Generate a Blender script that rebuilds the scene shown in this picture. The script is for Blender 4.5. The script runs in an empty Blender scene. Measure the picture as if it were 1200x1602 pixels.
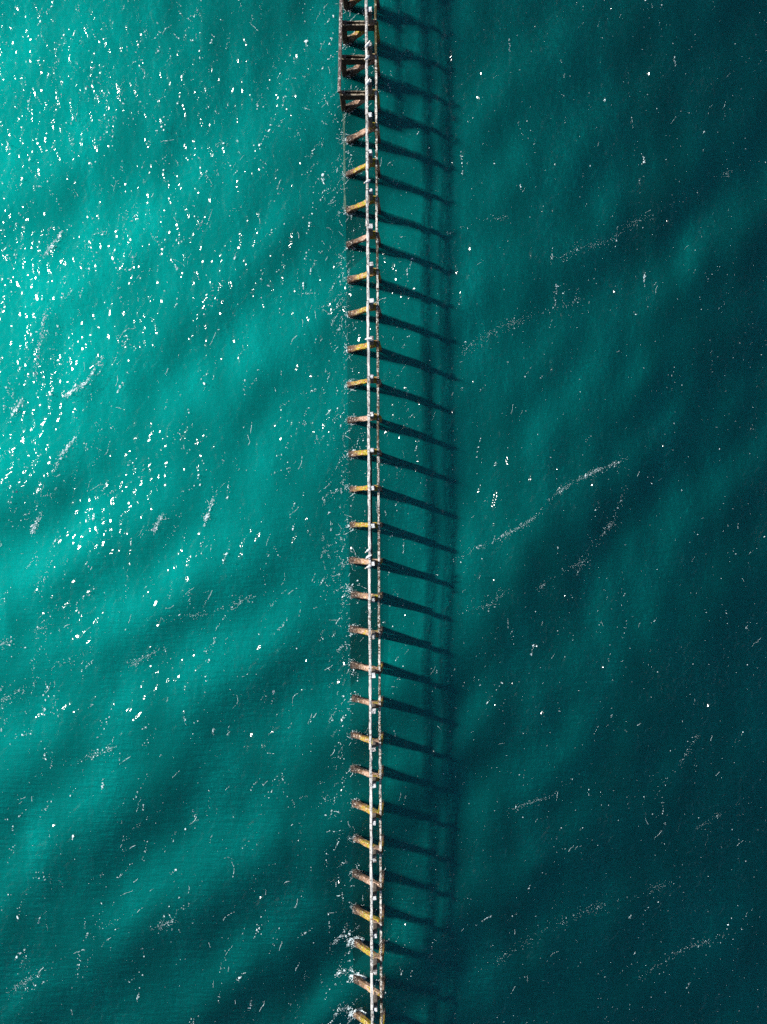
import bpy, bmesh, math, random
import numpy as np
from mathutils import Vector, Matrix

random.seed(7)
RNG = np.random.default_rng(11)
SC = bpy.context.scene
COL = SC.collection

# ------------------------------------------------------------------ camera
U = 0.075                      # metres on the water per photo pixel
H = 1110 * U                   # height of the drone above the water
cam_d = bpy.data.cameras.new('camera')
cam_d.sensor_fit = 'VERTICAL'
cam_d.angle = 2 * math.atan(801 / 1110)
cam_d.clip_start = 0.5
cam_d.clip_end = 6000
cam = bpy.data.objects.new('camera', cam_d)
cam.location = (0, 0, H)
COL.objects.link(cam)
SC.camera = cam

# ------------------------------------------------------------------ light
ELEV = math.radians(28.5)
AZ = math.radians(18.5)
to_sun = Vector((-math.cos(AZ) * math.cos(ELEV), math.sin(AZ) * math.cos(ELEV), math.sin(ELEV)))
world = bpy.data.worlds.new('World')
SC.world = world
world.use_nodes = True
wn = world.node_tree
sky = wn.nodes.new('ShaderNodeTexSky')
sky.sky_type = 'NISHITA'
sky.sun_disc = False
sky.sun_elevation = ELEV
sky.sun_rotation = math.atan2(to_sun.x, to_sun.y)
bg = wn.nodes['Background']
bg.inputs['Strength'].default_value = 0.055
wn.links.new(sky.outputs[0], bg.inputs['Color'])

sun_d = bpy.data.lights.new('sun', 'SUN')
sun_d.energy = 5.0
sun_d.angle = math.radians(1.4)
sun_d.color = (1.0, 0.95, 0.88)
sun = bpy.data.objects.new('sun', sun_d)
sun.rotation_euler = (-to_sun).to_track_quat('-Z', 'Y').to_euler()
sun.location = to_sun * 200
COL.objects.link(sun)

SC.view_settings.view_transform = 'Standard'
SC.view_settings.look = 'None'
SC.view_settings.exposure = 0.55
SC.view_settings.gamma = 1.0
SC.view_settings.use_curve_mapping = False
SC.cycles.max_bounces = 1
SC.cycles.use_adaptive_sampling = True
SC.cycles.adaptive_threshold = 0.022
SC.cycles.transparent_max_bounces = 12
SC.cycles.use_denoising = False
SC.cycles.caustics_reflective = False
SC.cycles.caustics_refractive = False

# ------------------------------------------------------------------ helpers
def link(o, parent=None):
    COL.objects.link(o)
    if parent is not None:
        o.parent = parent
    return o

def mesh_obj(name, verts, faces, mat, parent=None, smooth=False):
    me = bpy.data.meshes.new(name)
    me.from_pydata([tuple(v) for v in verts], [], faces)
    me.materials.append(mat)
    if smooth:
        for p in me.polygons:
            p.use_smooth = True
    me.update()
    return link(bpy.data.objects.new(name, me), parent)

def tag(o, label=None, cat=None, group=None, kind=None):
    if label: o['label'] = label
    if cat: o['category'] = cat
    if group: o['group'] = group
    if kind: o['kind'] = kind
    return o

def W(x, y, z=0.0):
    """real place, at height z, of what the photo shows at pixel x, y"""
    s = U * (H - z) / H
    return Vector(((x - 600) * s, -(y - 801) * s, z))

class NT:
    def __init__(self, name):
        self.m = bpy.data.materials.new(name)
        self.m.use_nodes = True
        self.t = self.m.node_tree
        self.t.nodes.clear()
        self.out = self.n('ShaderNodeOutputMaterial')
    def n(self, kind, **kw):
        nd = self.t.nodes.new(kind)
        for k, v in kw.items():
            if hasattr(nd, k):
                setattr(nd, k, v)
        return nd
    def set(self, nd, **kw):
        for k, v in kw.items():
            nd.inputs[k.replace('_', ' ')].default_value = v
        return nd
    def l(self, a, b):
        self.t.links.new(a, b)
    def math(self, op, a, b=None, clamp=False):
        nd = self.n('ShaderNodeMath', operation=op, use_clamp=clamp)
        for i, v in enumerate((a, b)):
            if v is None: continue
            if isinstance(v, (int, float)): nd.inputs[i].default_value = v
            else: self.l(v, nd.inputs[i])
        return nd.outputs[0]
    def noise(self, vec, scale, detail=3, rough=0.55, dist=0.0):
        nd = self.n('ShaderNodeTexNoise')
        nd.inputs['Scale'].default_value = scale
        nd.inputs['Detail'].default_value = detail
        nd.inputs['Roughness'].default_value = rough
        nd.inputs['Distortion'].default_value = dist
        if vec is not None: self.l(vec, nd.inputs['Vector'])
        return nd.outputs[0]
    def mapping(self, vec, scale=(1, 1, 1), rot=(0, 0, 0)):
        nd = self.n('ShaderNodeMapping')
        nd.inputs['Scale'].default_value = scale
        nd.inputs['Rotation'].default_value = rot
        self.l(vec, nd.inputs['Vector'])
        return nd.outputs[0]
    def ramp(self, fac, stops):
        nd = self.n('ShaderNodeValToRGB')
        els = nd.color_ramp.elements
        while len(els) < len(stops): els.new(0.5)
        for e, (p, c) in zip(els, stops):
            e.position = p
            e.color = (c, c, c, 1) if isinstance(c, (int, float)) else (*c, 1)
        self.l(fac, nd.inputs[0])
        return nd.outputs[0]
    def mix(self, fac, a, b):
        nd = self.n('ShaderNodeMix', data_type='RGBA')
        if isinstance(fac, (int, float)): nd.inputs[0].default_value = fac
        else: self.l(fac, nd.inputs[0])
        for i, v in ((6, a), (7, b)):
            if isinstance(v, tuple): nd.inputs[i].default_value = (*v, 1)
            else: self.l(v, nd.inputs[i])
        return nd.outputs[2]

# ------------------------------------------------------------------ the sea
LOBE = (0.0, 0.0570, 0.0530)     # light thrown on by the cloudy water, per layer
BODY = (0.0, 0.0028, 0.0028)     # light scattered evenly, per layer
CLEAR = 0.78                    # what one layer lets through
def add_shaders(k, parts):
    sh = parts[0].outputs[0]
    for q in parts[1:]:
        ad = k.n('ShaderNodeAddShader')
        k.l(sh, ad.inputs[0]); k.l(q.outputs[0], ad.inputs[1])
        sh = ad.outputs[0]
    k.l(sh, k.out.inputs['Surface'])
    return k.m
def scatter(k, times=1.0):
    lobe = k.n('ShaderNodeBsdfGlossy', distribution='BECKMANN')
    lobe.inputs['Roughness'].default_value = 0.643
    lobe.inputs['Color'].default_value = (*[c * times for c in LOBE], 1)
    dif = k.n('ShaderNodeBsdfDiffuse')
    dif.inputs['Color'].default_value = (*[c * times for c in BODY], 1)
    return lobe, dif
def clear(k, t=CLEAR):
    tr = k.n('ShaderNodeBsdfTransparent')
    tr.inputs['Color'].default_value = (t, t, t, 1)
    return tr

def sea_surface():
    """the water's skin: sparkle of the sun on wind ripples, reflection of the sky"""
    k = NT('sea_surface')
    sharp = k.n('ShaderNodeBsdfGlossy', distribution='BECKMANN')
    sharp.inputs['Roughness'].default_value = 0.145
    sharp.inputs['Color'].default_value = (0.022, 0.022, 0.022, 1)
    return add_shaders(k, [sharp, clear(k, 0.98)])
def murky_water():
    """cloudy water, built in layers so that light and shadow reach into its depth"""
    k = NT('murky_water')
    return add_shaders(k, [*scatter(k), clear(k)])
def deep_water():
    k = NT('deep_water')
    pos = k.n('ShaderNodeNewGeometry').outputs['Position']
    lobe, dif = scatter(k, 2.0)
    # plumes of stirred-up silt drift through the deep water
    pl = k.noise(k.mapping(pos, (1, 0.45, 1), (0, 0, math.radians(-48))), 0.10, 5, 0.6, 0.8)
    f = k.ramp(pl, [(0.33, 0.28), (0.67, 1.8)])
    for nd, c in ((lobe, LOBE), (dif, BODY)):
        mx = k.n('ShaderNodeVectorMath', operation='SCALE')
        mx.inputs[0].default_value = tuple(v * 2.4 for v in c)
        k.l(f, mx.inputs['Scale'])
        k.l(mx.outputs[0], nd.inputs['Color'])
    st = k.noise(k.mapping(pos, (0.28, 1.5, 1), (0, 0, math.radians(8))), 1.3, 3, 0.6)
    st = k.math('ADD', st, k.math('MULTIPLY', k.noise(k.mapping(pos, (1, 0.6, 1), (0, 0, math.radians(-35))), 0.7, 3, 0.6), 1.3))
    bp = k.set(k.n('ShaderNodeBump'), Strength=1.0, Distance=0.13)
    k.l(st, bp.inputs['Height'])
    k.l(bp.outputs[0], lobe.inputs['Normal'])
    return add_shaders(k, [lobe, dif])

def swell_set():
    comps = []
    r = random.Random(5)
    for lam, slope, spread in ((24, .016, 14), (17, .021, 18), (12.5, .030, 22), (9.0, .026, 28), (6.6, .015, 34), (5.0, .011, 50), (3.7, .008, 70)):
        for _ in range(2):
            ang = math.radians(133 + r.uniform(-spread, spread))
            lam2 = lam * r.uniform(.88, 1.12)
            kk = 2 * math.pi / lam2
            comps.append((kk * math.cos(ang), kk * math.sin(ang), slope / kk, r.uniform(0, 6.28)))
    return comps
SWELL = swell_set()

def sea_z(x, y):
    x = np.asarray(x, float); y = np.asarray(y, float)
    z = np.zeros_like(x + y)
    # the swell bends a little on its way, so that no crest runs dead straight
    wx = x + 2.2 * np.sin(y * .055 + 1.0) + 1.1 * np.sin(y * .13 + x * .05)
    wy = y + 2.6 * np.sin(x * .048 + 2.1) + 1.2 * np.sin(x * .11 - y * .06)
    for kx, ky, a, p in SWELL:
        z += a * np.sin(kx * wx + ky * wy + p)
    far = np.clip((np.maximum(np.abs(x), np.abs(y)) - 85) / 60, 0, 1)
    return z * (1 - far)

def chop_set():
    r = random.Random(21); out = []
    n = 46
    for i in range(n):
        lam = 0.42 * (2.1 / 0.42) ** (i / (n - 1)) * r.uniform(.93, 1.07)
        ang = math.radians(158 + r.gauss(0, 34))
        kk = 2 * math.pi / lam
        sl = 0.335 * math.sqrt(2 / n) * (1.25 - .5 * i / n)
        out.append((kk * math.cos(ang), kk * math.sin(ang), sl / kk, r.uniform(0, 6.28)))
    return out
CHOP = chop_set()
def gusts(x, y):
    """uneven wind: patches of steeper and of flatter ripples"""
    u = x * .79 + y * .61; v = -x * .61 + y * .79
    g = (np.sin(u * .16 + 1.3 * np.sin(v * .21 + .4)) + np.sin(v * .43 + 1.7 * np.sin(u * .19 + 2.0)) + .8 * np.sin(u * .52 - v * .33 + 1.4 * np.sin(v * .5))
         + .7 * np.sin(x * 1.05 + 1.2 * np.sin(y * .7)) )
    # ripples shaped steeper in the sunward corner, flatter below it, to place the glints
    g = g + 1.5 * np.exp(-((x + 38) ** 2 + (y - 48) ** 2) / 26 ** 2) - .8 * np.exp(-((x + 30) ** 2 + (y + 30) ** 2) / 34 ** 2)
    return np.clip(.86 + .29 * g, .3, 1.42)
def ripple_z(x, y):
    """the surface itself: swell and, near the pier, the wind chop on it"""
    x = np.asarray(x, float); y = np.asarray(y, float)
    z = np.zeros_like(x + y)
    wx = x + .25 * np.sin(y * .9) + .2 * np.sin(y * 2.1 + x)
    wy = y + .25 * np.sin(x * .8 + 1)
    for kx, ky, a, p in CHOP:
        z += a * np.sin(kx * wx + ky * wy + p)
    near = np.clip(1 - (np.maximum(np.abs(x) / 52, np.abs(y) / 68) - 1) / .15, 0, 1)
    return sea_z(x, y) + z * near * gusts(x, y)

def surface_sheet(mat):
    def axis(half, step):
        c = np.arange(-half, half + .01, step)
        g = half + np.cumsum(step * 1.17 ** np.arange(1, 50))
        return np.concatenate([-g[::-1], c, g])
    ax, ay = axis(50, .135), axis(66, .135)
    X, Y = np.meshgrid(ax, ay, indexing='xy')
    V = np.stack([X.ravel(), Y.ravel(), ripple_z(X, Y).ravel()], 1)
    i = np.arange(X.size).reshape(X.shape)
    Q = np.stack([i[:-1, :-1], i[:-1, 1:], i[1:, 1:], i[1:, :-1]], -1).reshape(-1, 4)
    me = bpy.data.meshes.new('sea')
    me.vertices.add(len(V)); me.vertices.foreach_set('co', V.astype(np.float32).ravel())
    me.loops.add(Q.size); me.loops.foreach_set('vertex_index', Q.astype(np.int32).ravel())
    me.polygons.add(len(Q)); me.polygons.foreach_set('loop_start', np.arange(0, Q.size, 4, dtype=np.int32))
    me.polygons.foreach_set('use_smooth', np.ones(len(Q), bool))
    me.materials.append(mat)
    me.update(calc_edges=True)
    return tag(link(bpy.data.objects.new('sea', me)), kind='structure')

def sea_sheet(name, depth, mat, step):
    c = np.arange(-85, 85.01, step)
    g = 85 + np.cumsum(step * 1.2 ** np.arange(1, 33))
    ax = np.concatenate([-g[::-1], c, g])
    n = len(ax)
    X, Y = np.meshgrid(ax, ax, indexing='xy')
    top = np.stack([X.ravel(), Y.ravel(), sea_z(X, Y).ravel() - depth], 1)
    i = np.arange(n * n).reshape(n, n)
    quads = np.stack([i[:-1, :-1], i[:-1, 1:], i[1:, 1:], i[1:, :-1]], -1).reshape(-1, 4)
    return tag(mesh_obj(name, top.tolist(), quads.tolist(), mat, smooth=True), kind='structure')
DEPTHS = (0.10, 0.29, 0.54, 0.88)
surface_sheet(sea_surface())
murk = murky_water()
for dep in DEPTHS[:-1]: sea_sheet('murky_water', dep, murk, 0.8)
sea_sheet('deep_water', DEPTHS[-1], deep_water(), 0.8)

# ------------------------------------------------------------------ materials of the pier
def concrete(name, dark, mid, guano, cover, scale=1.6, vary=0.05):
    """old concrete or timber, droppings lying on the faces that look up"""
    k = NT(name)
    geo = k.n('ShaderNodeNewGeometry')
    pos = geo.outputs['Position']
    sep = k.n('ShaderNodeSeparateXYZ'); k.l(geo.outputs['Normal'], sep.inputs[0])
    base = k.mix(k.ramp(k.noise(pos, 2.3, 5, 0.65), [(0.35, 0.0), (0.65, 1.0)]), dark, mid)
    spots = k.noise(pos, scale, 4, 0.7)
    fine = k.noise(pos, scale * 4.5, 2, 0.6)
    cov = k.math('ADD', k.math('MULTIPLY', spots, 0.55), k.math('MULTIPLY', fine, 0.45))
    rnd = k.n('ShaderNodeObjectInfo').outputs['Random']
    cov = k.math('ADD', cov, k.math('MULTIPLY', k.math('SUBTRACT', rnd, 0.5), vary))
    cov = k.ramp(cov, [(cover - .03, 0.0), (cover + .03, 1.0)])
    up = k.ramp(sep.outputs[2], [(0.25, 0.0), (0.8, 1.0)])
    fac = k.math('MULTIPLY', cov, up)
    col = k.mix(fac, base, guano)
    p = k.n('ShaderNodeBsdfPrincipled')
    k.set(p, Roughness=0.9)
    p.inputs['Specular IOR Level'].default_value = 0.2
    k.l(col, p.inputs['Base Color'])
    bp = k.set(k.n('ShaderNodeBump'), Strength=0.6, Distance=0.06)
    k.l(k.noise(pos, 9, 4, 0.65), bp.inputs['Height'])
    k.l(bp.outputs[0], p.inputs['Normal'])
    k.l(p.outputs[0], k.out.inputs['Surface'])
    return k.m

M_TOP = concrete('guano_white_concrete', (0.10, 0.09, 0.08), (0.25, 0.23, 0.21), (0.74, 0.73, 0.71), 0.465, 2.6, .09)
M_CAP = concrete('guano_capped_concrete', (0.13, 0.11, 0.10), (0.24, 0.20, 0.17), (0.76, 0.79, 0.81), 0.45, 3.0, 0.18)
M_SIDE = concrete('guano_speckled_steel', (0.045, 0.032, 0.022), (0.13, 0.095, 0.06), (0.74, 0.72, 0.68), 0.515, 2.4, .09)
M_OLIVE = concrete('weathered_olive_steel', (0.05, 0.042, 0.02), (0.13, 0.105, 0.045), (0.62, 0.58, 0.48), 0.60, 2.2)
M_RAIL = concrete('weathered_grey_brown_timber', (0.06, 0.045, 0.04), (0.20, 0.16, 0.15), (0.66, 0.63, 0.60), 0.57, 2.2)
M_CROSS = concrete('tarred_crossbeam_timber', (0.03, 0.024, 0.02), (0.10, 0.075, 0.05), (0.42, 0.36, 0.27), 0.52, 2.0)

def leg_material():
    k = NT('lichen_covered_concrete')
    geo = k.n('ShaderNodeNewGeometry'); pos = geo.outputs['Position']
    rnd = k.n('ShaderNodeObjectInfo').outputs['Random']
    sep = k.n('ShaderNodeSeparateXYZ'); k.l(pos, sep.inputs[0])
    n1 = k.noise(pos, 1.9, 4, 0.65); n2 = k.noise(pos, 4.6, 4, 0.7)
    z = k.math('ADD', sep.outputs[2], k.math('MULTIPLY', k.math('SUBTRACT', n1, 0.5), 1.9))
    z = k.math('ADD', z, k.math('MULTIPLY', k.math('SUBTRACT', rnd, 0.5), 0.9))
    # growth by height above the tide: mussels, bare pinkish concrete, lichen and algae
    pink = k.mix(k.ramp(n2, [(0.4, 0.0), (0.62, 1.0)]), (0.34, 0.19, 0.12), (0.62, 0.44, 0.35))
    lich = k.mix(k.ramp(n2, [(0.42, 0.0), (0.55, 1.0)]), (0.46, 0.33, 0.02), (0.30, 0.31, 0.02))
    lich = k.mix(k.ramp(k.noise(pos, 4.3, 3, 0.6), [(0.49, 0.0), (0.57, 1.0)]), lich, (0.40, 0.17, 0.06))
    pl = k.math('ADD', k.noise(pos, 2.4, 4, 0.65), k.math('MULTIPLY', k.math('SUBTRACT', rnd, 0.5), 0.5))
    up = k.mix(k.ramp(pl, [(0.42, 0.0), (0.52, 1.0)]), pink, lich)
    musl = k.mix(k.ramp(k.noise(pos, 6, 3, 0.7), [(0.45, 0.0), (0.7, 1.0)]), (0.014, 0.012, 0.012), (0.12, 0.075, 0.05))
    low = k.mix(k.ramp(n2, [(0.4, 0.0), (0.65, 1.0)]), (0.10, 0.055, 0.03), (0.28, 0.17, 0.11))
    f1 = k.ramp(k.math('DIVIDE', z, 4.0), [(0.12, 0.0), (0.22, 1.0)])
    f2 = k.ramp(k.math('DIVIDE', z, 4.0), [(0.24, 0.0), (0.40, 1.0)])
    col = k.mix(f2, k.mix(f1, musl, low), up)
    col = k.mix(k.ramp(k.noise(pos, 7, 4, 0.7), [(0.53, 0.0), (0.60, 0.85)]), col, (0.045, 0.03, 0.022))
    col = k.mix(k.ramp(k.noise(pos, 5.3, 4, 0.7), [(0.58, 0.0), (0.63, 0.8)]), col, (0.60, 0.55, 0.50))
    p = k.set(k.n('ShaderNodeBsdfPrincipled'), Roughness=0.85)
    p.inputs['Specular IOR Level'].default_value = 0.25
    k.l(col, p.inputs['Base Color'])
    bp = k.set(k.n('ShaderNodeBump'), Strength=0.8, Distance=0.08)
    k.l(k.noise(pos, 8, 5, 0.7), bp.inputs['Height'])
    k.l(bp.outputs[0], p.inputs['Normal'])
    k.l(p.outputs[0], k.out.inputs['Surface'])
    return k.m
M_LEG = leg_material()
M_SILL = concrete('submerged_weedy_concrete', (0.10, 0.13, 0.08), (0.30, 0.32, 0.20), (0.40, 0.40, 0.28), 0.6)

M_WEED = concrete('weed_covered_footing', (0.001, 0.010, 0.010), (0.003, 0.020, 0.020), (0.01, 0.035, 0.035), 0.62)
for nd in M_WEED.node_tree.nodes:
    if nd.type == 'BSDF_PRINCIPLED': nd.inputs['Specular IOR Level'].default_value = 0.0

def bar(name, a, b, w, t, mat, parent, rings=5, jit=0.02, up=Vector((0, 0, 1)), chamfer=0.14, grow=None):
    """a square, chamfered and slightly ragged bar from a to b, w wide and t deep"""
    a, b = Vector(a), Vector(b)
    d = (b - a).normalized()
    s = d.cross(up)
    if s.length < 1e-4: s = Vector((1, 0, 0))
    s.normalize(); v = s.cross(d).normalized()
    c = chamfer * min(w, t)
    prof = [(-w/2 + c, -t/2), (w/2 - c, -t/2), (w/2, -t/2 + c), (w/2, t/2 - c),
            (w/2 - c, t/2), (-w/2 + c, t/2), (-w/2, t/2 - c), (-w/2, -t/2 + c)]
    verts, faces = [], []
    for i in range(rings):
        f = i / (rings - 1)
        p = a.lerp(b, f)
        g = 1.0 if grow is None else grow(f)
        for q, (x, y) in enumerate(prof):
            j = jit
            verts.append(p + s * (x * g + random.uniform(-j, j)) + v * (y * g + random.uniform(-j, j)))
    for i in range(rings - 1):
        for q in range(8):
            r = (q + 1) % 8
            faces.append((i*8 + q, i*8 + r, i*8 + 8 + r, i*8 + 8 + q))
    faces.append(tuple(range(7, -1, -1)))
    faces.append(tuple((rings - 1) * 8 + q for q in range(8)))
    return mesh_obj(name, verts, faces, mat, parent)

# ------------------------------------------------------------------ the pier
HL = 0.065 * H     # top of the tall posts and of the upper beam
HR = 0.042 * H     # top of the lower beam
def px(off, ypix, slope=0.0058):
    """photo-scale offset from the picture's middle line, following the pier's slight skew"""
    return (off + slope * (ypix - 801)) * U
def ly(ypix): return -(ypix - 801) * U

pier = tag(bpy.data.objects.new('ruined_pier', None),
           'long ruined pier skeleton of lichen-stained leaning legs and two guano-white beams over the sea', 'pier')
pier.location = (px(-30, 801), 0, 0)
link(pier)
PO = pier.location.copy()
def P(x, y, z): return Vector((x, y, z)) - PO

BENT0, STEP = 220 - 5 * 54.6, 54.6     # k = -1
bents = [BENT0 + STEP * i + random.uniform(-1.0, 1.0) + (9, 9, 8, 6, 4)[i] * 1.0 if i < 5 else BENT0 + STEP * i + random.uniform(-1.3, 1.3) for i in range(31)]
rr = random.Random(3)
for i, yb in enumerate(bents):
    y = ly(yb)
    xl = px(-49 + 0.004 * (yb - 801), yb) + rr.uniform(-.12, .12)
    xt = px(-8.6, yb)
    zt = HR - .45
    j = lambda s=.05: rr.uniform(-s, s)
    # trestle head, carrying legs and post as its own pieces
    head = bar('trestle', P(px(-18, yb), y + j(), zt - .20), P(px(-5.6, yb), y + j(), zt - .14), .60, .92, M_LEG, pier, 3, .03)
    # leaning leg, running on under water
    d = Vector((xt - xl, j(.05), zt))
    a0 = P(xl, y, 0) - d * .03
    bar('leaning_leg', a0, P(xl, y + j(.12), 0) + d * 1.0, .57 + j(.09), .56 + j(.07), M_LEG, head, 11, .04,
        grow=lambda f: 1.0 + .34 * max(0, .3 - f) / .3)
    bar('sunken_pile', P(xl - .05, y, -3), P(xl + .06, y, .05), .70, .70, M_LEG, head, 5, .05, up=Vector((0, 1, 0)))
    bar('upright_leg', P(px(-3.2, yb), y + j(), -2.5), P(px(-7.4, yb), y + j(), zt), .55, .5, M_LEG, head, 7, .035,
        up=Vector((0, 1, 0)), grow=lambda f: 1.0 + .2 * max(0, .55 - f))
    xp = px(-16.2, yb)
    bar('post', P(xp, y + j(.03), zt - .5), P(xp + j(.03), y + j(.03), HL - .36), .44, .54, M_CAP, head, 4, .02, up=Vector((0, 1, 0)))
    cs = rr.uniform(.17, .25); cz = HL - .13 - rr.uniform(0, .12)
    bar('post_cap', P(xp - .02 + j(.03), y + cs + j(), cz), P(xp + .02 + j(.03), y - cs + j(), cz), 2 * cs * rr.uniform(.85, 1.1), .22, M_CAP, head, 4, .035)

ys = [ly(-75)] + [ly(b) for b in bents] + [ly(1665)]
for q in range(len(ys) - 1):
    y0, y1 = ys[q] - rr.uniform(.01, .05), ys[q + 1] + rr.uniform(.01, .05)
    p0, p1 = 801 - ys[q] / U, 801 - ys[q + 1] / U
    o0, o1 = rr.uniform(-.03, .03), rr.uniform(-.03, .03)
    bar('upper_beam', P(px(-20.9, p0) + o0, y0, HL - .34), P(px(-20.9, p1) + o1, y1, HL - .34 + rr.uniform(-.02, .02)), .28, .67, M_TOP, pier, 9, .03)
    lower = M_OLIVE if (q < 4) else M_SIDE
    bar('lower_beam', P(px(-7.3, p0) + o1, y0, HR - .30), P(px(-7.3, p1) + o0, y1, HR - .30 + rr.uniform(-.04, .02)), .24, .60, lower, pier, 9, .028)
    if 15 <= q <= 17:   # a stretch of extra timber bolted along the upper beam's right side
        bar('side_timber', P(px(-18.0, p0), y0, HL - .62), P(px(-18.0, p1), y1, HL - .62), .18, .24, M_OLIVE, pier, 6, .02)

# weed-grown footing just under water, with a pale worn edge along the feet of the leaning legs
for q in range(len(ys) - 1):
    p0, p1 = 801 - ys[q] / U, 801 - ys[q + 1] / U
    fz = -.70 if 150 < p0 < 320 else -.95 + rr.uniform(-.08, .12)
    e = lambda p, o: px(o + .004 * (p - 801), p)
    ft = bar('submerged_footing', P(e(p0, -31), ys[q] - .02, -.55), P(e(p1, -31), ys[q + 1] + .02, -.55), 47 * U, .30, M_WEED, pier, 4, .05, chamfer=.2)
    if 150 < p0 < 320: bar('footing_edge', P(e(p0, -55.5), ys[q] - .02, fz), P(e(p1, -55.5), ys[q + 1] + .02, fz), .34, .5, M_SILL, ft, 5, .05, chamfer=.3)

# the part of the old deck frame that still stands at the far end
rail_x = lambda yp: (531.0 + (165 - yp) * .021 - 600) * U * (1 - .046)
RZ = .046 * H
prev = -80
for q in range(5):
    yp = bents[q]
    nxt = yp + (4.0 if q == 4 else 0)
    bar('side_rail', P(rail_x(prev), ly(prev) - .02, RZ - .17), P(rail_x(nxt), ly(nxt) + .02, RZ - .17), .36, .34, M_RAIL, pier, 6, .02)
    prev = nxt
    y = ly(yp)
    xr = rail_x(yp)
    for s in (-.24, .14):
        bar('crossbeam', P(xr + .10, y + s, HR - .80), P(px(-8.6, yp), y + s, HR - .80), .17, .98, M_CROSS, pier, 6, .025)
    bar('frame_post', P(xr + .32, y - .05, -2.5), P(xr + .26, y - .05, HR - .30), .58, .56, M_CROSS, pier, 6, .03, up=Vector((0, 1, 0)))
    bar('rail_bracket', P(xr + .18, y - .05, HR - .2), P(xr + .62, y - .05, HR - .2), .34, .18, M_RAIL, pier, 3, .02)

# ------------------------------------------------------------------ gulls
def flat_mat(name, col, rough=0.7, var=0.12):
    k = NT(name)
    p = k.set(k.n('ShaderNodeBsdfPrincipled'), Roughness=rough)
    pos = k.n('ShaderNodeTexCoord').outputs['Object']
    k.l(k.mix(k.noise(pos, 14, 3), tuple(c * (1 - var) for c in col), col), p.inputs['Base Color'])
    k.l(p.outputs[0], k.out.inputs['Surface'])
    return k.m
G_WHITE = flat_mat('gull_white_feathers', (0.82, 0.82, 0.80))
G_GREY = flat_mat('gull_grey_feathers', (0.66, 0.72, 0.76))
G_BLACK = flat_mat('gull_black_feathers', (0.02, 0.02, 0.02))
G_YEL = flat_mat('gull_yellow_bill', (0.6, 0.36, 0.04))

def loft(name, secs, mat, parent, n=12):
    """closed body through oval sections (x, z, half-width, half-height)"""
    v, f = [], []
    for x, z, w, h in secs:
        for q in range(n):
            t = 2 * math.pi * q / n
            v.append((x, w * math.cos(t), z + h * math.sin(t)))
    for i in range(len(secs) - 1):
        for q in range(n):
            r = (q + 1) % n
            f.append((i*n + q, i*n + r, i*n + n + r, i*n + n + q))
    f.append(tuple(range(n - 1, -1, -1))); f.append(tuple((len(secs) - 1) * n + q for q in range(n)))
    return mesh_obj(name, v, f, mat, parent, True)

def gull(loc, heading, label, scale=1.0):
    g = tag(bpy.data.objects.new('gull', None), label, 'gull', 'gulls resting on the pier')
    g.location = loc; g.rotation_euler = (0, 0, heading); g.scale = (scale,) * 3
    link(g)
    loft('body', [(-.34, .20, .035, .012), (-.26, .20, .06, .03), (-.15, .20, .095, .075), (0, .20, .115, .10), (.11, .215, .10, .10),
                  (.18, .25, .07, .075), (.22, .30, .058, .06), (.26, .325, .058, .056), (.31, .325, .04, .038), (.335, .322, .018, .018)], G_WHITE, g)
    loft('beak', [(.325, .32, .014, .016), (.37, .315, .011, .013), (.405, .305, .004, .006)], G_YEL, g, 6)
    for s in (-1, 1):
        v = [(.14, s*.07, .27), (.10, s*.125, .22), (-.05, s*.135, .21), (-.20, s*.10, .21), (-.30, s*.055, .215), (-.05, s*.05, .305), (-.20, s*.025, .275)]
        v2 = [(x, y - s*.02, z - .03) for x, y, z in v]
        f = [(0, 1, 2, 5), (5, 2, 3, 6), (6, 3, 4)]
        f2 = [tuple(i + 7 for i in reversed(q)) for q in f]
        rim = [0, 1, 2, 3, 4, 6, 5]
        sd = [(rim[i], rim[(i+1) % 7], rim[(i+1) % 7] + 7, rim[i] + 7) for i in range(7)]
        w = mesh_obj('wing', v + v2, f + f2 + sd, G_GREY, g)
        tv = [(-.26, s*.075, .228), (-.28, s*.05, .235), (-.44, s*.012, .205), (-.42, s*.04, .20)]
        tv2 = [(x, y, z - .012) for x, y, z in tv]
        mesh_obj('wing_tip', tv + tv2, [(0, 1, 2, 3), (7, 6, 5, 4), (0, 1, 5, 4), (1, 2, 6, 5), (2, 3, 7, 6), (3, 0, 4, 7)], G_BLACK, w)
        bar('leg', (0, s*.045, 0), (.01, s*.045, .13), .016, .016, G_YEL, g, 3, 0, up=Vector((0, 1, 0)))
    return g

def on_beam(xp, yp): # on the upper beam's top where the photo shows it
    p = W(xp, yp, HL); p.z = HL - .005
    yy = 801 - p.y / U
    p.x = min(max(p.x, px(-20.9, yy) - .12), px(-20.9, yy) + .13)
    return p
def on_cap(i):
    return Vector((px(-16.2, bents[i]), ly(bents[i]), HL - .01))

gull(on_beam(577.5, 72), math.radians(48), 'white gull on upper beam between the first two crossbeams', 1.30)
gull(on_beam(574.5, 93), math.radians(228), 'white gull on upper beam right above the middle crossbeam', 1.25)
gull(on_beam(577, 131), math.radians(55), 'white gull on upper beam just above the southernmost crossbeam', 1.30)
gull(on_beam(575, 286), math.radians(212), 'lone white gull lying slantwise across the upper beam below yellow leg', 1.30)
gull(on_beam(577, 531), math.radians(5), 'lone gull turned crosswise on upper beam in the upper third', 1.25)
gull(on_beam(576, 861), math.radians(215), 'topmost of three gulls together on the upper beam near the middle', 1.20)
gull(on_beam(577, 870.5), math.radians(30), 'middle one of three gulls together on the upper beam', 1.20)
gull(on_beam(576, 887), math.radians(200), 'lowest of three gulls together on the upper beam near the middle', 1.20)

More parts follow.
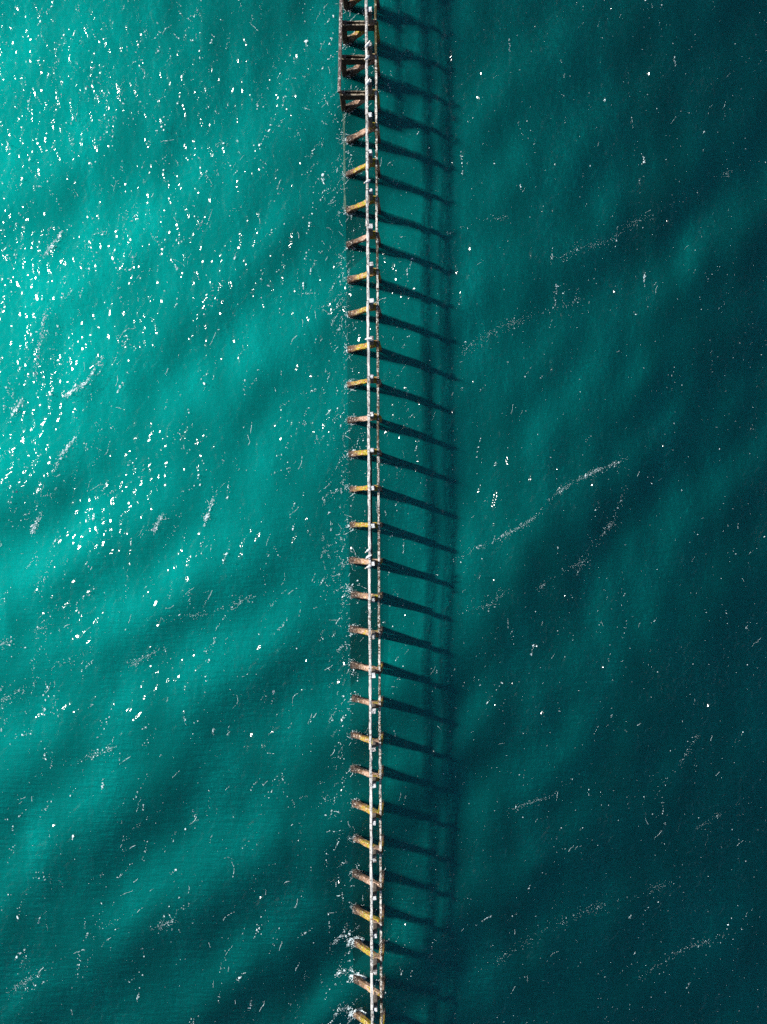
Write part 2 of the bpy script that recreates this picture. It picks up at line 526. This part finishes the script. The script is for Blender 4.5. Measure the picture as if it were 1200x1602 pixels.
# ------------------------------------------------------------------ foam and glint flecks
def foam_glint_material():
    k = NT('foam_and_glints')
    p = k.set(k.n('ShaderNodeBsdfPrincipled'), Roughness=0.8)
    pos = k.n('ShaderNodeNewGeometry').outputs['Position']
    k.l(k.mix(k.noise(pos, 5, 3), (0.62, 0.80, 0.86), (0.80, 0.90, 0.94)), p.inputs['Base Color'])
    k.l(p.outputs[0], k.out.inputs['Surface'])
    return k.m

FL = []      # x, y, half-length, half-width, angle  (metres)
def fleck(xp, yp, size, ang, ratio=0.6):
    FL.append(((xp - 600) * U, -(yp - 801) * U, size, size * ratio, ang))
def rs(mu, s): return float(np.exp(RNG.normal(math.log(mu), s)))

# clumps drifting all over, thicker toward the sun side
def clump(xc, yc, n, length, ang, size):
    ca, sa = math.cos(ang), -math.sin(ang)
    for _ in range(n):
        t = RNG.normal(0, length); s = RNG.normal(0, length * .17)
        fleck(xc + t * ca - s * sa, yc + t * sa + s * ca, min(rs(size, .45), .34), ang + RNG.normal(0, .5), RNG.uniform(.35, .8))
for _ in range(1000):
    x = RNG.uniform(-60, 600); y = RNG.uniform(-60, 1660)
    dens = (1 - x / 900) * (1.15 - y / 2300)
    if RNG.random() > dens: continue
    clump(x, y, int(RNG.integers(2, 16)), RNG.uniform(3, 16), math.radians(RNG.normal(68, 20)), RNG.uniform(.03, .07))
for _ in range(260):
    x = RNG.uniform(600, 1260); y = RNG.uniform(-60, 1660)
    if RNG.random() > 1.25 - (x - 600) / 800: continue
    clump(x, y, int(RNG.integers(1, 8)), RNG.uniform(2, 9), math.radians(RNG.normal(75, 22)), RNG.uniform(.022, .045))
for _ in range(4200):
    x = RNG.uniform(-60, 1260); y = RNG.uniform(-60, 1660)
    fleck(x, y, min(rs(.026, .45), .10), RNG.uniform(0, 6.3))
# fine white flecks added in the sunward corner to stand in for sun glints
for _ in range(420):
    x = abs(RNG.normal(0, 260)) - 20; y = abs(RNG.normal(0, 420)) - 20
    if x > 560: continue
    clump(x, y, int(RNG.integers(2, 9)), RNG.uniform(2, 8), math.radians(RNG.normal(115, 22)), RNG.uniform(.024, .05))
# drift lines
def line(pts, n, wid, size):
    """foam gathered along a drift line: thick knots, thin gaps"""
    pts = np.array(pts, float); seg = np.hypot(*np.diff(pts, axis=0).T); cum = np.concatenate([[0], np.cumsum(seg)])
    bunch = RNG.uniform(0, cum[-1], max(2, n // 40)); spread = RNG.uniform(2, 16, len(bunch))
    for _ in range(n):
        s = RNG.uniform(0, cum[-1]) if RNG.random() < .22 else float((lambda b: np.clip(bunch[b] + RNG.normal(0, spread[b]), 0, cum[-1]))(RNG.integers(0, len(bunch))))
        x = np.interp(s, cum, pts[:, 0]); y = np.interp(s, cum, pts[:, 1])
        ww = wid * (.35 + 1.3 * RNG.random() ** 2)
        fleck(x + RNG.normal(0, ww), y + RNG.normal(0, ww), min(rs(size, .5), .22), math.radians(RNG.normal(50, 35)), .45)
line([(705, 880), (735, 862), (780, 842), (825, 818), (850, 796), (866, 776), (892, 757), (930, 738), (985, 716)], 714, 2.5, 0.028)
line([(705, 585), (730, 545), (780, 512), (868, 482), (905, 470)], 442, 5.6, 0.022)
line([(862, 412), (905, 388), (950, 378), (985, 352), (1075, 310), (1180, 245)], 391, 4.3, 0.022)
line([(905, 895), (925, 860), (960, 815), (985, 745)], 204, 3.7, 0.025)
line([(835, 925), (880, 895), (925, 870)], 153, 3.1, 0.022)
line([(700, 365), (760, 345), (790, 340)], 85, 2.5, 0.022)
line([(715, 960), (770, 945), (790, 920)], 136, 4.3, 0.022)
line([(790, 1270), (860, 1245), (905, 1210)], 153, 2.5, 0.020)
line([(740, 1530), (830, 1470), (900, 1430), (985, 1405), (1050, 1380)], 374, 5.6, 0.019)
line([(1000, 1530), (1060, 1490), (1165, 1450)], 187, 3.7, 0.019)
line([(1085, 1300), (1140, 1265), (1180, 1240)], 85, 2.5, 0.018)
line([(1000, 1260), (1060, 1200), (1090, 1150)], 102, 2.5, 0.019)
for pts in ([(864, 390), (862, 420)], [(872, 448), (869, 480)], [(1006, 232), (1008, 256)], [(721, 225), (724, 275)], [(966, 355), (963, 385)],
            [(1009, 425), (1009, 450)], [(870, 445), (866, 482)], [(797, 60), (798, 78)], [(1055, 90), (1057, 105)], [(752, 685), (746, 715)],
            [(785, 1068), (762, 1100)], [(835, 1010), (832, 1025)], [(637, 420), (638, 440)], [(645, 405), (641, 420)], [(655, 690), (650, 705)],
            [(632, 845), (631, 865)], [(755, 1440), (768, 1432)]):
    line(pts, 16, .9, .055)
# long loose lines on the sunny side
for pts in ([(0, 1008), (60, 985), (130, 955)], [(0, 1560), (50, 1530), (100, 1498)], [(60, 1210), (110, 1195), (175, 1170)], [(235, 1455), (270, 1440)],
            [(0, 1100), (90, 1040), (150, 1010)], [(205, 1040), (250, 1015)], [(240, 970), (330, 960), (400, 930)]):
    line(pts, 150, 4, .034)
for pts, n in (([(75, 470), (62, 540), (55, 585)], 110), ([(160, 560), (135, 600), (100, 620)], 160), ([(120, 685), (95, 715), (85, 740)], 90),
               ([(35, 625), (18, 650)], 60), ([(65, 800), (50, 830)], 70), ([(340, 760), (320, 820)], 70), ([(255, 805), (240, 830)], 70), ([(95, 360), (65, 400)], 90)):
    line(pts, n * 2, 2.6, .055)
# torn threads of foam
def thread(x, y, length, ang, wid):
    t = ang; n = max(3, int(length / 2.2))
    for i in range(n):
        t += RNG.normal(0, .17)
        x += 2.2 * math.cos(t); y -= 2.2 * math.sin(t)
        if RNG.random() < .22: continue
        fleck(x, y, .11, t, wid * RNG.uniform(.5, 1.3) / .11)
for _ in range(210):
    x = RNG.uniform(0, 600); y = RNG.uniform(0, 1602)
    thread(x, y, RNG.uniform(6, 26), math.radians(RNG.normal(62, 25)), RNG.uniform(.012, .03))
for _ in range(80):
    x = RNG.uniform(600, 1200); y = RNG.uniform(0, 1602)
    thread(x, y, RNG.uniform(6, 18), math.radians(RNG.normal(62, 24)), RNG.uniform(.006, .015))
for yb in bents:      # wash trailing off each leg
    xb = 551 + .0098 * (yb - 801)
    for _ in range(4 if yb < 1050 or yb > 1450 else 2):
        thread(xb + RNG.normal(0, 4), yb + RNG.normal(0, 5), RNG.uniform(5, 18), math.radians(RNG.normal(215, 50)), RNG.uniform(.012, .028))
for _ in range(130):
    y = RNG.uniform(120, 1640); x = 552 - abs(RNG.normal(0, 24))
    if y > 1050 and RNG.random() < .55: continue
    thread(x, y, RNG.uniform(4, 16), math.radians(RNG.normal(60, 60)), RNG.uniform(.014, .035))
# wash along the pier and round each leaning leg
for _ in range(290):
    y = RNG.uniform(150, 1640)
    x = 600 - 52 - abs(RNG.normal(0, 26)) + RNG.normal(0, 8)
    if y > 1050 and RNG.random() < .4: continue
    clump(x, y, int(RNG.integers(3, 16)), RNG.uniform(3, 9), math.radians(RNG.normal(60, 30)), RNG.uniform(.022, .046))
for _ in range(120):
    y = RNG.uniform(0, 1640); x = RNG.uniform(548, 640)
    clump(x, y, int(RNG.integers(2, 9)), RNG.uniform(2, 6), math.radians(RNG.normal(60, 40)), RNG.uniform(.025, .045))
for i, yb in enumerate(bents):
    xb = 600 - 48.5 + .0098 * (yb - 801)
    big = {27: .5, 28: 1.9, 29: 2.6, 30: 2.2, 12: 1.3, 13: 1.6, 14: 1.1, 19: 1.4, 7: 1.2}.get(i, .6)
    for _ in range(int(120 * big)):
        t = RNG.uniform(0, 6.28); r = abs(RNG.normal(6.5, 2.5))
        fleck(xb + 1 + r * 1.1 * math.cos(t), yb + r * .8 * math.sin(t), min(rs(.045, .45), .16), t + 1.57, .45)
    if i >= 28:
        line([(xb + 12, yb - 2), (xb + 2, yb - 6), (xb - 10, yb - 4), (xb - 14, yb + 6)], 150, 1.8, .05)
        line([(xb - 8, yb - 12), (xb - 28, yb - 8), (xb - 36, yb + 2)], 120, 2.5, .042)

def build_foam_glints():
    a = np.array(FL)
    n = len(a); m = 6
    th = np.linspace(0, 2 * math.pi, m, endpoint=False)[None, :] + RNG.uniform(-.25, .25, (n, m))
    rad = RNG.uniform(.55, 1.15, (n, m))
    lx = np.cos(th) * rad * a[:, 2:3]; lyy = np.sin(th) * rad * a[:, 3:4]
    c, s = np.cos(a[:, 4:5]), np.sin(a[:, 4:5])
    X = a[:, 0:1] + lx * c - lyy * s; Y = a[:, 1:2] + lx * s + lyy * c
    Z = ripple_z(X, Y) + .02
    V = np.stack([X, Y, Z], -1).reshape(-1, 3)
    cx = np.stack([a[:, 0], a[:, 1], ripple_z(a[:, 0], a[:, 1]) + .035], -1)   # a low dome of bubbles
    V = np.concatenate([V, cx])
    i = np.arange(n)[:, None] * m + np.arange(m)[None, :]
    j = np.arange(n)[:, None] * m + (np.arange(m)[None, :] + 1) % m
    kk = np.repeat(n * m + np.arange(n)[:, None], m, 1)
    F = np.stack([i, j, kk], -1).reshape(-1, 3)
    o = mesh_obj('foam_and_glints', V.tolist(), F.tolist(), foam_glint_material())
    tag(o, 'white flecks and streaks of foam, some in place of sun glints, drifting over the turquoise water', 'foam', kind='stuff')
build_foam_glints()
